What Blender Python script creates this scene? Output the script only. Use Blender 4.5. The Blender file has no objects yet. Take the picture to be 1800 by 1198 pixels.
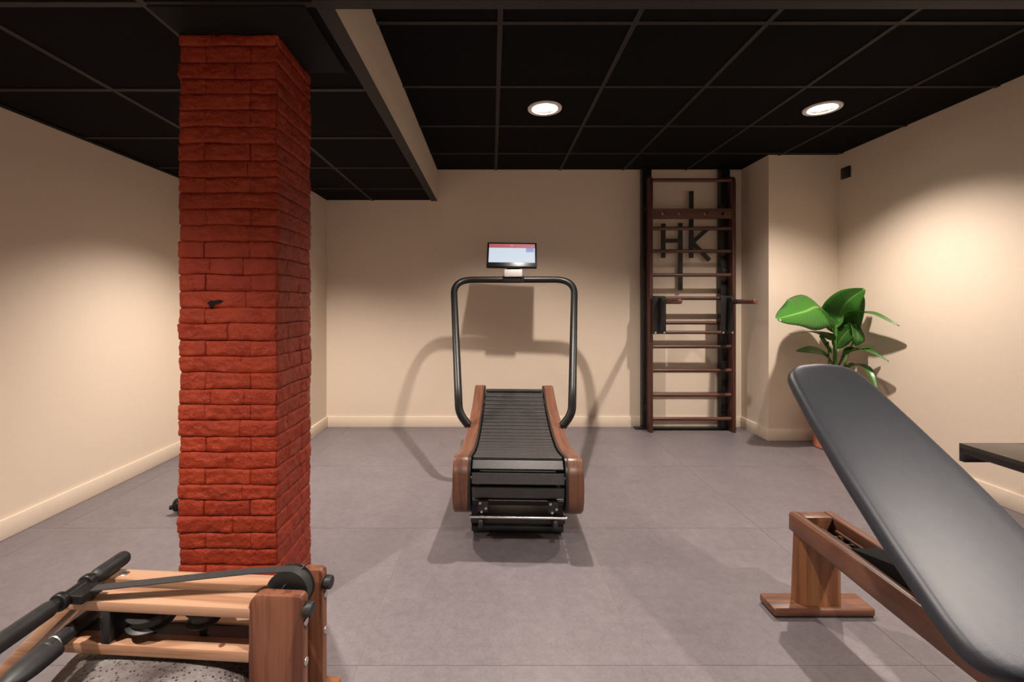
import bpy, bmesh, math, random
from mathutils import Vector, Matrix, noise
random.seed(7)
R = math.radians
scn = bpy.context.scene
COL = scn.collection

# ------------------------------------------------------------------ camera, world, exposure
CZ, F, VX, VY = 1.164, 810.0, 865.0, 533.0      # camera height, focal length in px, vanishing point
cd = bpy.data.cameras.new('camera'); cam = bpy.data.objects.new('camera', cd); COL.objects.link(cam)
cam.location = (0, 0, CZ); cam.rotation_euler = (R(90), 0, 0)
cd.sensor_width = 36; cd.lens = 36*F/1800
cd.shift_x = (900-VX)/1800; cd.shift_y = (VY-599)/1800
cd.clip_start = 0.05
scn.camera = cam
w = bpy.data.worlds.new('world'); scn.world = w; w.use_nodes = True
w.node_tree.nodes['Background'].inputs[0].default_value = (0.02, 0.018, 0.016, 1)
w.node_tree.nodes['Background'].inputs[1].default_value = 0.3
scn.view_settings.view_transform = 'Standard'; scn.view_settings.look = 'None'
scn.view_settings.gamma = 1; scn.view_settings.use_curve_mapping = False
scn.view_settings.exposure = 0.0
LAMP_W = 266.0
LAMP_COL = (1.0, 0.87, 0.775)

# ------------------------------------------------------------------ materials
def newmat(name):
    m = bpy.data.materials.new(name); m.use_nodes = True
    nt = m.node_tree; b = nt.nodes['Principled BSDF']
    return m, nt, b
def N(nt, t, **kw):
    n = nt.nodes.new(t)
    for k, v in kw.items():
        if k.startswith('i_'):
            n.inputs[k[2:].replace('_', ' ')].default_value = v
        else: setattr(n, k, v)
    return n
def ramp(nt, stops):
    r = nt.nodes.new('ShaderNodeValToRGB'); cr = r.color_ramp
    while len(cr.elements) < len(stops): cr.elements.new(0.5)
    for e, (p, c) in zip(cr.elements, stops):
        e.position = p; e.color = (*c, 1) if len(c) == 3 else c
    return r
def coords(nt, scale=(1, 1, 1), rnd=True, kind='Object'):
    tc = N(nt, 'ShaderNodeTexCoord'); mp = N(nt, 'ShaderNodeMapping'); mp.inputs['Scale'].default_value = scale
    if rnd:
        oi = N(nt, 'ShaderNodeObjectInfo'); mu = N(nt, 'ShaderNodeMath', operation='MULTIPLY'); mu.inputs[1].default_value = 37.0
        nt.links.new(oi.outputs['Random'], mu.inputs[0])
        ad = N(nt, 'ShaderNodeVectorMath', operation='ADD')
        nt.links.new(tc.outputs[kind], ad.inputs[0]); nt.links.new(mu.outputs[0], ad.inputs[1])
        nt.links.new(ad.outputs[0], mp.inputs[0])
    else: nt.links.new(tc.outputs[kind], mp.inputs[0])
    return mp.outputs[0]
def noise_mat(name, c1, c2, scale, rough=0.5, bump=0.1, bdist=0.002, metal=0, detail=4, rnd=False, spec=0.5, bscale=None, coat=0):
    m, nt, b = newmat(name)
    v = coords(nt, rnd=rnd)
    n = N(nt, 'ShaderNodeTexNoise'); n.inputs['Scale'].default_value = scale; n.inputs['Detail'].default_value = detail
    nt.links.new(v, n.inputs[0])
    r = ramp(nt, [(0.35, c1), (0.68, c2)]); nt.links.new(n.outputs[0], r.inputs[0]); nt.links.new(r.outputs[0], b.inputs['Base Color'])
    b.inputs['Roughness'].default_value = rough; b.inputs['Metallic'].default_value = metal
    b.inputs['Specular IOR Level'].default_value = spec; b.inputs['Coat Weight'].default_value = coat
    if bump:
        n2 = N(nt, 'ShaderNodeTexNoise'); n2.inputs['Scale'].default_value = bscale or scale; n2.inputs['Detail'].default_value = 6
        nt.links.new(v, n2.inputs[0])
        bp = N(nt, 'ShaderNodeBump'); bp.inputs['Strength'].default_value = bump; bp.inputs['Distance'].default_value = bdist
        nt.links.new(n2.outputs[0], bp.inputs['Height']); nt.links.new(bp.outputs[0], b.inputs['Normal'])
    return m
def wood(name, dark, mid, light, axis, rough=0.42, k=1.0, sc=None, amp=0.15):
    m, nt, b = newmat(name)
    cross, along = 11*k, 0.55*k
    s = [cross]*3; s['xyz'.index(axis)] = along
    if sc: s = sc
    v = coords(nt, tuple(s))
    n = N(nt, 'ShaderNodeTexNoise'); n.inputs['Scale'].default_value = 2.2; n.inputs['Detail'].default_value = 5; n.inputs['Distortion'].default_value = 0.9
    nt.links.new(v, n.inputs[0])
    s2 = [170*k]*3; s2['xyz'.index(axis)] = 5*k
    v2 = coords(nt, tuple(s2))
    n2 = N(nt, 'ShaderNodeTexNoise'); n2.inputs['Scale'].default_value = 1; n2.inputs['Detail'].default_value = 3; nt.links.new(v2, n2.inputs[0])
    wv = N(nt, 'ShaderNodeMath', operation='SINE'); mu = N(nt, 'ShaderNodeMath', operation='MULTIPLY'); mu.inputs[1].default_value = 26
    nt.links.new(n.outputs[0], mu.inputs[0]); nt.links.new(mu.outputs[0], wv.inputs[0])
    mr = N(nt, 'ShaderNodeMapRange'); mr.inputs[1].default_value = -1; mr.inputs[2].default_value = 1; mr.inputs[3].default_value = 0; mr.inputs[4].default_value = amp
    nt.links.new(wv.outputs[0], mr.inputs[0])
    a = N(nt, 'ShaderNodeMath', operation='MULTIPLY_ADD'); a.inputs[1].default_value = 0.75
    nt.links.new(n.outputs[0], a.inputs[0]); nt.links.new(mr.outputs[0], a.inputs[2])
    a2 = N(nt, 'ShaderNodeMath', operation='MULTIPLY_ADD'); a2.inputs[1].default_value = 0.35
    nt.links.new(n2.outputs[0], a2.inputs[0]); nt.links.new(a.outputs[0], a2.inputs[2])
    r = ramp(nt, [(0.35, dark), (0.62, mid), (0.95, light)]); nt.links.new(a2.outputs[0], r.inputs[0]); nt.links.new(r.outputs[0], b.inputs['Base Color'])
    b.inputs['Roughness'].default_value = rough
    bp = N(nt, 'ShaderNodeBump'); bp.inputs['Strength'].default_value = 0.12; bp.inputs['Distance'].default_value = 0.0006
    nt.links.new(n2.outputs[0], bp.inputs['Height']); nt.links.new(bp.outputs[0], b.inputs['Normal'])
    return m
def flat(name, c, rough=0.5, metal=0, spec=0.5, emit=None, es=0):
    m, nt, b = newmat(name)
    b.inputs['Base Color'].default_value = (*c, 1); b.inputs['Roughness'].default_value = rough
    b.inputs['Metallic'].default_value = metal; b.inputs['Specular IOR Level'].default_value = spec
    if emit: b.inputs['Emission Color'].default_value = (*emit, 1); b.inputs['Emission Strength'].default_value = es
    return m
WD, WM, WL = (0.045, 0.017, 0.010), (0.120, 0.047, 0.026), (0.235, 0.105, 0.058)
M = dict(
    wall=noise_mat('wall_paint', (0.700, 0.590, 0.470), (0.715, 0.605, 0.485), 60, rough=0.75, bump=0.12, bdist=0.0006, bscale=260),
    base=noise_mat('baseboard_paint', (0.71, 0.60, 0.48), (0.73, 0.615, 0.495), 20, rough=0.38, bump=0),
    ctile=noise_mat('ceiling_tile_black', (0.0050, 0.0044, 0.0046), (0.0070, 0.0062, 0.0064), 300, rough=0.95, bump=0.3, bdist=0.0008, bscale=500, spec=0.1),
    cbar=noise_mat('ceiling_grid_metal', (0.020, 0.017, 0.016), (0.025, 0.021, 0.020), 8, rough=0.6, bump=0, spec=0.3),
    black_board=noise_mat('black_board', (0.005, 0.005, 0.006), (0.008, 0.008, 0.009), 10, rough=0.8, bump=0, spec=0.2),
    joint=noise_mat('floor_joint', (0.20, 0.175, 0.175), (0.24, 0.21, 0.21), 30, rough=0.7, bump=0),
    steel_black=noise_mat('black_steel', (0.008, 0.008, 0.009), (0.012, 0.012, 0.013), 40, rough=0.38, bump=0.05, bdist=0.0004, bscale=900),
    tube_black=noise_mat('black_powder_coat', (0.007, 0.007, 0.007), (0.009, 0.009, 0.009), 60, spec=0.35, rough=0.42, bump=0.05, bdist=0.0003, bscale=900),
    rubber=noise_mat('black_rubber', (0.012, 0.012, 0.013), (0.022, 0.022, 0.023), 60, rough=0.5, bump=0.1, bdist=0.0005, bscale=500),
    grip=noise_mat('grip_rubber', (0.014, 0.014, 0.015), (0.021, 0.021, 0.022), 50, spec=0.4, rough=0.52, bump=0.2, bdist=0.0004, bscale=700),
    leather=noise_mat('black_leather', (0.018, 0.022, 0.031), (0.024, 0.028, 0.038), 40, rough=0.47, bump=0.35, bdist=0.0006, bscale=700, spec=0.6),
    slat=noise_mat('slat_rubber', (0.024, 0.023, 0.024), (0.034, 0.033, 0.034), 50, rough=0.42, spec=0.6, bump=0.3, bdist=0.0006, bscale=500),
    chrome=flat('brushed_chrome', (0.72, 0.70, 0.68), 0.22, 1.0),
    screw=flat('zinc_screw', (0.62, 0.60, 0.58), 0.32, 1.0),
    wal_x=wood('walnut_x', WD, WM, WL, 'x'), wal_y=wood('walnut_y', WD, WM, WL, 'y'), wal_z=wood('walnut_z', WD, WM, WL, 'z'),
    panel=wood('bent_walnut', (0.080, 0.030, 0.017), (0.150, 0.062, 0.036), (0.235, 0.105, 0.062), 'y', sc=(34, 1.1, 1.6), amp=0.06, rough=0.36),
    oak_x=wood('cherry_x', (0.22, 0.105, 0.055), (0.34, 0.185, 0.108), (0.45, 0.275, 0.175), 'x', amp=.26),
    oak_y=wood('cherry_y', (0.24, 0.112, 0.058), (0.35, 0.180, 0.105), (0.46, 0.265, 0.165), 'y'),
    redwal=wood('red_walnut_z', (0.060, 0.019, 0.010), (0.135, 0.046, 0.024), (0.22, 0.090, 0.048), 'z', amp=.24),
    bar_z=wood('bar_walnut_z', (0.028, 0.009, 0.006), (0.062, 0.020, 0.013), (0.11, 0.040, 0.025), 'z'),
    bar_x=wood('bar_walnut_x', (0.040, 0.014, 0.009), (0.092, 0.034, 0.021), (0.16, 0.066, 0.041), 'x'),
    ash_y=wood('orange_walnut_z', (0.105, 0.036, 0.014), (0.205, 0.078, 0.028), (0.32, 0.140, 0.052), 'z', k=0.8),
    pot=noise_mat('terracotta', (0.52, 0.17, 0.085), (0.60, 0.21, 0.11), 25, rough=0.75, bump=0.2, bdist=0.001, bscale=120),
    soil=noise_mat('soil', (0.02, 0.012, 0.008), (0.06, 0.04, 0.025), 60, rough=0.95, bump=0.8, bdist=0.006, bscale=70),
    stem=noise_mat('stem_green', (0.06, 0.20, 0.03), (0.13, 0.34, 0.06), 30, rough=0.4, bump=0),
    trimw=flat('lamp_trim_white', (0.80, 0.76, 0.72), 0.4),
    reflector=flat('lamp_reflector', (0.9, 0.88, 0.85), 0.25, 1.0),
    lamp=flat('lamp_lens', (1, 1, 1), 0.4, emit=(1.0, 0.93, 0.84), es=14),
    plastic=flat('glossy_black_plastic', (0.006, 0.006, 0.007), 0.3, spec=.35),
    silver=noise_mat('silver_plate', (0.52, 0.50, 0.49), (0.60, 0.58, 0.57), 20, rough=0.45, bump=0, metal=0.3),
    belt=noise_mat('strap_webbing', (0.022, 0.022, 0.023), (0.032, 0.032, 0.034), 200, rough=0.6, bump=0.3, bdist=0.0005, bscale=900),
)
# floor tile: stone-look vinyl
def floor_mat():
    m, nt, b = newmat('stone_vinyl_tile')
    v = coords(nt, rnd=True)
    n1 = N(nt, 'ShaderNodeTexNoise'); n1.inputs['Scale'].default_value = 3.5; n1.inputs['Detail'].default_value = 6
    n2 = N(nt, 'ShaderNodeTexNoise'); n2.inputs['Scale'].default_value = 130; n2.inputs['Detail'].default_value = 4
    n3 = N(nt, 'ShaderNodeTexNoise'); n3.inputs['Scale'].default_value = 28; n3.inputs['Detail'].default_value = 8
    for n in (n1, n2, n3): nt.links.new(v, n.inputs[0])
    a = N(nt, 'ShaderNodeMath', operation='MULTIPLY_ADD'); a.inputs[1].default_value = 0.45
    nt.links.new(n2.outputs[0], a.inputs[0])
    a0 = N(nt, 'ShaderNodeMath', operation='MULTIPLY_ADD'); a0.inputs[1].default_value = 0.35
    nt.links.new(n3.outputs[0], a0.inputs[0]); 
    mm = N(nt, 'ShaderNodeMath', operation='MULTIPLY'); mm.inputs[1].default_value = 0.3
    nt.links.new(n1.outputs[0], mm.inputs[0]); nt.links.new(mm.outputs[0], a0.inputs[2]); nt.links.new(a0.outputs[0], a.inputs[2])
    r = ramp(nt, [(0.36, (0.112, 0.096, 0.104)), (0.55, (0.141, 0.123, 0.132)), (0.74, (0.172, 0.152, 0.162))])
    nt.links.new(a.outputs[0], r.inputs[0]); nt.links.new(r.outputs[0], b.inputs['Base Color'])
    b.inputs['Roughness'].default_value = 0.42; b.inputs['Specular IOR Level'].default_value = 0.4
    bp = N(nt, 'ShaderNodeBump'); bp.inputs['Strength'].default_value = 0.25; bp.inputs['Distance'].default_value = 0.0012
    nt.links.new(a.outputs[0], bp.inputs['Height']); nt.links.new(bp.outputs[0], b.inputs['Normal'])
    return m
M['floor'] = floor_mat()
def brick_mat():
    m, nt, b = newmat('red_painted_brick')
    v = coords(nt, rnd=True)
    n1 = N(nt, 'ShaderNodeTexNoise'); n1.inputs['Scale'].default_value = 9; n1.inputs['Detail'].default_value = 5
    n2 = N(nt, 'ShaderNodeTexNoise'); n2.inputs['Scale'].default_value = 42; n2.inputs['Detail'].default_value = 10; n2.inputs['Roughness'].default_value = 0.65
    vo = N(nt, 'ShaderNodeTexVoronoi'); vo.inputs['Scale'].default_value = 38
    for n in (n1, n2, vo): nt.links.new(v, n.inputs[0])
    r = ramp(nt, [(0.3, (0.24, 0.021, 0.0055)), (0.55, (0.295, 0.030, 0.0080)), (0.8, (0.35, 0.043, 0.012))])
    nt.links.new(n1.outputs[0], r.inputs[0]); nt.links.new(r.outputs[0], b.inputs['Base Color'])
    b.inputs['Roughness'].default_value = 0.30; b.inputs['Specular IOR Level'].default_value = 0.34
    mx = N(nt, 'ShaderNodeMath', operation='MULTIPLY_ADD'); mx.inputs[1].default_value = 0.35
    nt.links.new(vo.outputs['Distance'], mx.inputs[0]); nt.links.new(n2.outputs[0], mx.inputs[2])
    bp = N(nt, 'ShaderNodeBump'); bp.inputs['Strength'].default_value = 1.0; bp.inputs['Distance'].default_value = 0.011
    nt.links.new(mx.outputs[0], bp.inputs['Height']); nt.links.new(bp.outputs[0], b.inputs['Normal'])
    return m
M['brick'] = brick_mat()
def leaf_mat():
    m, nt, b = newmat('leaf_green')
    v = coords(nt, rnd=False, kind='UV', scale=(1, 1, 1))
    sp = N(nt, 'ShaderNodeSeparateXYZ'); nt.links.new(v, sp.inputs[0])
    # veins: fine stripes swept off the midrib
    ab = N(nt, 'ShaderNodeMath', operation='SUBTRACT'); ab.inputs[1].default_value = 0.5; nt.links.new(sp.outputs[0], ab.inputs[0])
    ab2 = N(nt, 'ShaderNodeMath', operation='ABSOLUTE'); nt.links.new(ab.outputs[0], ab2.inputs[0])
    q = N(nt, 'ShaderNodeMath', operation='MULTIPLY_ADD'); q.inputs[1].default_value = -0.35; nt.links.new(ab2.outputs[0], q.inputs[0]); nt.links.new(sp.outputs[1], q.inputs[2])
    q2 = N(nt, 'ShaderNodeMath', operation='MULTIPLY'); q2.inputs[1].default_value = 190; nt.links.new(q.outputs[0], q2.inputs[0])
    q3 = N(nt, 'ShaderNodeMath', operation='SINE'); nt.links.new(q2.outputs[0], q3.inputs[0])
    rib = ramp(nt, [(0.0, (0.22, 0.42, 0.09)), (0.04, (0.045, 0.155, 0.022)), (0.5, (0.022, 0.105, 0.013))])
    nt.links.new(ab2.outputs[0], rib.inputs[0])
    mixn = N(nt, 'ShaderNodeMix', data_type='RGBA'); mixn.inputs[0].default_value = 0.2
    mr = N(nt, 'ShaderNodeMapRange'); mr.inputs[1].default_value = -1; mr.inputs[3].default_value = 0; mr.inputs[4].default_value = 0.3
    nt.links.new(q3.outputs[0], mr.inputs[0]); nt.links.new(mr.outputs[0], mixn.inputs[0])
    nt.links.new(rib.outputs[0], mixn.inputs[6]); mixn.inputs[7].default_value = (0.07, 0.22, 0.035, 1)
    nt.links.new(mixn.outputs[2], b.inputs['Base Color'])
    b.inputs['Roughness'].default_value = 0.22
    bp = N(nt, 'ShaderNodeBump'); bp.inputs['Strength'].default_value = 0.35; bp.inputs['Distance'].default_value = 0.002
    nt.links.new(q3.outputs[0], bp.inputs['Height']); nt.links.new(bp.outputs[0], b.inputs['Normal'])
    tr = N(nt, 'ShaderNodeBsdfTranslucent'); tr.inputs[0].default_value = (0.20, 0.42, 0.04, 1)
    ms = N(nt, 'ShaderNodeMixShader'); ms.inputs[0].default_value = 0.16
    out = nt.nodes['Material Output']
    nt.links.new(b.outputs[0], ms.inputs[1]); nt.links.new(tr.outputs[0], ms.inputs[2]); nt.links.new(ms.outputs[0], out.inputs[0])
    return m
M['leaf'] = leaf_mat()
def tank_mat():
    m, nt, b = newmat('misted_polycarbonate')
    v = coords(nt, rnd=False)
    n = N(nt, 'ShaderNodeTexVoronoi'); n.inputs['Scale'].default_value = 115; n.inputs['Randomness'].default_value = 1
    n2 = N(nt, 'ShaderNodeTexNoise'); n2.inputs['Scale'].default_value = 8; n2.inputs['Detail'].default_value = 4
    n4 = N(nt, 'ShaderNodeTexNoise'); n4.inputs['Scale'].default_value = 150; n4.inputs['Detail'].default_value = 4
    for q in (n, n2, n4): nt.links.new(v, q.inputs[0])
    rd = ramp(nt, [(0.20, (0.03, 0.026, 0.025)), (0.36, (1, 1, 1))]); nt.links.new(n.outputs['Distance'], rd.inputs[0])
    rr = ramp(nt, [(0.38, (0.075, 0.060, 0.056)), (0.52, (0.17, 0.15, 0.145)), (0.68, (0.27, 0.25, 0.245))]); nt.links.new(n2.outputs[0], rr.inputs[0])
    mk = ramp(nt, [(0.38, (0, 0, 0)), (0.52, (1, 1, 1))]); nt.links.new(n4.outputs[0], mk.inputs[0])
    mx = N(nt, 'ShaderNodeMix', data_type='RGBA', blend_type='MULTIPLY')
    nt.links.new(mk.outputs[0], mx.inputs[0]); nt.links.new(rr.outputs[0], mx.inputs[6]); nt.links.new(rd.outputs[0], mx.inputs[7])
    nt.links.new(mx.outputs[2], b.inputs['Base Color'])
    b.inputs['Roughness'].default_value = 0.32; b.inputs['Transmission Weight'].default_value = 0.25
    bp = N(nt, 'ShaderNodeBump'); bp.inputs['Strength'].default_value = 0.6; bp.inputs['Distance'].default_value = 0.003; bp.invert = True
    nt.links.new(n.outputs['Distance'], bp.inputs['Height']); nt.links.new(bp.outputs[0], b.inputs['Normal'])
    return m
M['tank'] = tank_mat()

# ------------------------------------------------------------------ mesh helpers
def link(name, me, mat, parent=None, loc=(0, 0, 0), rot=(0, 0, 0), kind=None, smooth=True, angle=35):
    me.materials.append(mat)
    if smooth:
        for p in me.polygons: p.use_smooth = True
        me.set_sharp_from_angle(angle=R(angle))
    o = bpy.data.objects.new(name, me); COL.objects.link(o)
    o.location = loc; o.rotation_euler = rot
    if parent: o.parent = parent
    if kind: o['kind'] = kind
    return o
def done(name, bm, mat, parent=None, **kw):
    bmesh.ops.recalc_face_normals(bm, faces=bm.faces)
    me = bpy.data.meshes.new(name); bm.to_mesh(me); bm.free()
    return link(name, me, mat, parent, **kw)
def add_box(bm, x0, x1, y0, y1, z0, z1, bevel=0.0, seg=2, mat4=None):
    t = bmesh.new()
    vs = [t.verts.new((x, y, z)) for x in (x0, x1) for y in (y0, y1) for z in (z0, z1)]
    for f in ((0, 1, 3, 2), (4, 6, 7, 5), (0, 4, 5, 1), (2, 3, 7, 6), (0, 2, 6, 4), (1, 5, 7, 3)): t.faces.new([vs[i] for i in f])
    if bevel: bmesh.ops.bevel(t, geom=t.edges[:], offset=bevel, segments=seg, affect='EDGES', profile=0.5)
    merge(bm, t, mat4)
def merge(bm, t, mat4=None):
    if mat4 is not None: t.transform(mat4)
    me = bpy.data.meshes.new('tmp'); t.to_mesh(me); t.free(); bm.from_mesh(me); bpy.data.meshes.remove(me)
def box(name, x0, x1, y0, y1, z0, z1, mat, parent=None, bevel=0.0, seg=2, mat4=None, **kw):
    bm = bmesh.new(); add_box(bm, x0, x1, y0, y1, z0, z1, bevel, seg, mat4)
    return done(name, bm, mat, parent, **kw)
def frame_for(d):
    d = d.normalized(); up = Vector((0, 0, 1)) if abs(d.z) < 0.95 else Vector((0, 1, 0))
    a = d.cross(up).normalized(); return a, a.cross(d).normalized()
def add_tube(bm, pts, r, n=14, cap=True):
    pts = [Vector(p) for p in pts]; rs = r if isinstance(r, (list, tuple)) else [r]*len(pts)
    a = None; rings = []
    for i, p in enumerate(pts):
        d = (pts[min(i+1, len(pts)-1)] - pts[max(i-1, 0)]).normalized()
        if a is None: a, b = frame_for(d)
        else:
            a = (a - d*a.dot(d)).normalized(); b = a.cross(d)
        rings.append([bm.verts.new(p + (a*math.cos(2*math.pi*k/n) + b*math.sin(2*math.pi*k/n))*rs[i]) for k in range(n)])
    for i in range(len(rings)-1):
        for k in range(n): bm.faces.new((rings[i][k], rings[i][(k+1) % n], rings[i+1][(k+1) % n], rings[i+1][k]))
    if cap: bm.faces.new(rings[0][::-1]); bm.faces.new(rings[-1])
def rod(name, p0, p1, r, mat, parent=None, n=14, rnd=0.0, **kw):
    """a round bar; rnd > 0 rounds its ends"""
    p0, p1 = Vector(p0), Vector(p1); d = (p1-p0).normalized(); bm = bmesh.new()
    if rnd:
        ts = [0, 0.15, 0.4, 0.7, 1.0]
        pts = [p0 + d*rnd*(1-math.cos(t*math.pi/2)) for t in ts] + [p1 - d*rnd*(1-math.cos(t*math.pi/2)) for t in ts[::-1]]
        rr = [r - rnd + rnd*math.sin(t*math.pi/2) for t in ts]; rs = [max(x, 0.0005) for x in rr + rr[::-1]]
        add_tube(bm, pts, rs, n)
    else: add_tube(bm, [p0, p1], r, n)
    return done(name, bm, mat, parent, **kw)
def round_path(pts, rad, seg=8):
    pts = [Vector(p) for p in pts]; out = [pts[0]]
    for i in range(1, len(pts)-1):
        p = pts[i]; a = (pts[i-1]-p); b = (pts[i+1]-p); r = min(rad if not isinstance(rad, list) else rad[i], a.length*0.49, b.length*0.49)
        s, e = p + a.normalized()*r, p + b.normalized()*r
        for k in range(seg+1):
            t = k/seg; out.append(s*(1-t)**2 + p*2*t*(1-t) + e*t*t)
    out.append(pts[-1]); return out
def add_lathe(bm, prof, n=32, c=(0, 0, 0), axis='z', close=True):
    c = Vector(c); rings = []
    for (r, h) in prof:
        ring = []
        for k in range(n):
            a = 2*math.pi*k/n; x, y = r*math.cos(a), r*math.sin(a)
            v = {'z': (x, y, h), 'y': (x, h, y), 'x': (h, x, y)}[axis]
            ring.append(bm.verts.new(c + Vector(v)))
        rings.append(ring)
    for i in range(len(rings)-1):
        for k in range(n): bm.faces.new((rings[i][k], rings[i][(k+1) % n], rings[i+1][(k+1) % n], rings[i+1][k]))
    if close: bm.faces.new(rings[0]); bm.faces.new(rings[-1][::-1])
def lathe(name, prof, mat, parent=None, n=32, c=(0, 0, 0), axis='z', close=True, **kw):
    bm = bmesh.new(); add_lathe(bm, prof, n, c, axis, close); return done(name, bm, mat, parent, **kw)
def prism(name, poly, h0, h1, plane, mat, parent=None, bevel=0.0, seg=2, **kw):
    """poly in (a,b), extruded from h0 to h1; plane 'yz' -> along x, 'xz' -> along y, 'xy' -> along z"""
    bm = bmesh.new()
    f = {'yz': lambda a, b, h: (h, a, b), 'xz': lambda a, b, h: (a, h, b), 'xy': lambda a, b, h: (a, b, h)}[plane]
    A = [bm.verts.new(f(a, b, h0)) for a, b in poly]; B = [bm.verts.new(f(a, b, h1)) for a, b in poly]
    bm.faces.new(A); bm.faces.new(B[::-1])
    for i in range(len(poly)): bm.faces.new((A[i], A[(i+1) % len(A)], B[(i+1) % len(A)], B[i]))
    bmesh.ops.recalc_face_normals(bm, faces=bm.faces)
    if bevel:
        cap = set(bm.faces[:2]); es = [e for e in bm.edges if any(fc in cap for fc in e.link_faces)]
        bmesh.ops.bevel(bm, geom=es, offset=bevel, segments=seg, affect='EDGES', profile=0.5)
    return done(name, bm, mat, parent, **kw)
def thing(name, loc, label, cat, rotz=0, group=None):
    o = bpy.data.objects.new(name, None); COL.objects.link(o); o.empty_display_size = 0.1
    o.location = loc; o.rotation_euler = (0, 0, rotz); o['label'] = label; o['category'] = cat
    if group: o['group'] = group
    return o
def tag(o, label, cat, group=None):
    o['label'] = label; o['category'] = cat
    if group: o['group'] = group
    return o
def catmull(pts, n=10):
    P = [Vector(p) for p in pts]; P = [2*P[0]-P[1]] + P + [2*P[-1]-P[-2]]; out = []
    for i in range(1, len(P)-2):
        for k in range(n):
            t = k/n; a, b, c, d = P[i-1], P[i], P[i+1], P[i+2]
            out.append(0.5*((2*b) + (c-a)*t + (2*a-5*b+4*c-d)*t*t + (3*b-a-3*c+d)*t**3))
    out.append(P[-2]); return out

# ------------------------------------------------------------------ room measurements
ZH, ZL = 2.419, 2.131                        # raised ceiling, lower ceiling
XL, XR, YB, YF = -2.415, 2.94, 4.346, -2.60  # left wall, right wall, far wall, wall behind the camera
XJ, YJ = -1.561, 3.80                        # boxed corner at the far left
XC, YC = 2.350, 3.915                        # boxed corner at the far right
XS, YS = -0.530, 1.495                       # where the ceiling steps up
ZT = 2.62

floor = box('floor', XL-.1, XR+.1, YF-.1, YB+.1, -0.12, -0.0012, M['joint'], kind='structure', smooth=False)
J = 0.0008
xs = [0.478+0.908*k for k in range(-4, 4)]; ys = [1.483+0.908*k for k in range(-5, 5)]
xe = [XL] + [x for x in xs if XL < x < XR] + [XR]; ye = [YF] + [y for y in ys if YF < y < YB] + [YB]
for i in range(len(xe)-1):
    for j in range(len(ye)-1):
        box('floor_tile', xe[i]+J, xe[i+1]-J, ye[j]+J, ye[j+1]-J, -0.004, 0.0, M['floor'], floor, smooth=False)

def wall(name, *a): return box(name, *a, M['wall'], kind='structure', smooth=False)
wall('wall_back', XJ, XC, YB, YB+.12, 0, ZT)
wall('wall_left', XL-.12, XL, YF, YJ, 0, ZT)
wall('wall_left_corner', XL-.12, XJ, YJ, YB+.12, 0, ZT)
wall('wall_right', XR, XR+.12, YF, YC, 0, ZT)
wall('wall_right_corner', XC, XR+.12, YC, YB+.12, 0, ZT)
wall('wall_front', XL-.12, XR+.12, YF-.12, YF, 0, ZT)

BH, BT = 0.100, 0.013
def baseboard(name, x0, x1, y0, y1): return box(name, x0, x1, y0, y1, 0, BH, M['base'], kind='structure', bevel=0.003, seg=2)
baseboard('baseboard_back', XJ+BT, XC-BT, YB-BT, YB)
baseboard('baseboard_left', XL, XL+BT, YF+BT, YJ)
baseboard('baseboard_left_corner_front', XL+BT, XJ+BT, YJ-BT, YJ)
baseboard('baseboard_left_corner_side', XJ, XJ+BT, YJ, YB)
baseboard('baseboard_right', XR-BT, XR, YF+BT, YC)
baseboard('baseboard_right_corner_front', XC-BT, XR-BT, YC-BT, YC)
baseboard('baseboard_right_corner_side', XC-BT, XC, YC, YB)
baseboard('baseboard_front', XL, XR, YF, YF+BT)

# ceiling: slab, black panels one by one, grid bars one by one
ceil = box('ceiling', XL-.12, XR+.12, YF-.12, YB+.12, ZT, ZT+.1, M['black_board'], kind='structure', smooth=False)
LAMPS = [(0.340, 2.973, ZH), (2.131, 2.973, ZH), (-1.425, 2.998, ZL), (-1.425, 0.595, ZL), (0.345, 0.595, ZL),
         (2.080, 0.595, ZL), (-1.425, -1.81, ZL), (0.345, -1.81, ZL), (2.080, -1.81, ZL)]
HR = 0.098
def tile(x0, x1, y0, y1, z):
    hole = [l for l in LAMPS if x0 < l[0] < x1 and y0 < l[1] < y1 and abs(l[2]-z) < 0.01]
    if not hole:
        box('ceiling_tile', x0, x1, y0, y1, z+0.006, z+0.022, M['ctile'], ceil, smooth=False); return
    cx, cy, _ = hole[0]; bm = bmesh.new(); n = 40
    for zz in (z+0.006, z+0.022):
        inn = [bm.verts.new((cx+HR*math.cos(2*math.pi*k/n), cy+HR*math.sin(2*math.pi*k/n), zz)) for k in range(n)]
        out = []
        for k in range(n):
            c, s = math.cos(2*math.pi*k/n), math.sin(2*math.pi*k/n); m_ = max(abs(c), abs(s))
            ux, uy = c/m_, s/m_
            out.append(bm.verts.new((cx + ux*((x1-cx) if ux > 0 else (cx-x0)), cy + uy*((y1-cy) if uy > 0 else (cy-y0)), zz)))
        for k in range(n): bm.faces.new((inn[k], inn[(k+1) % n], out[(k+1) % n], out[k]))
        if zz < z+0.01: lo_i, lo_o = inn, out
        else:
            for k in range(n):
                bm.faces.new((lo_i[k], lo_i[(k+1) % n], inn[(k+1) % n], inn[k])); bm.faces.new((lo_o[k], lo_o[(k+1) % n], out[(k+1) % n], out[k]))
    done('ceiling_tile', bm, M['ctile'], ceil, smooth=False)
PIL = (-1.121, -0.768, 1.645, 1.955)          # brick pillar footprint
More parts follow.
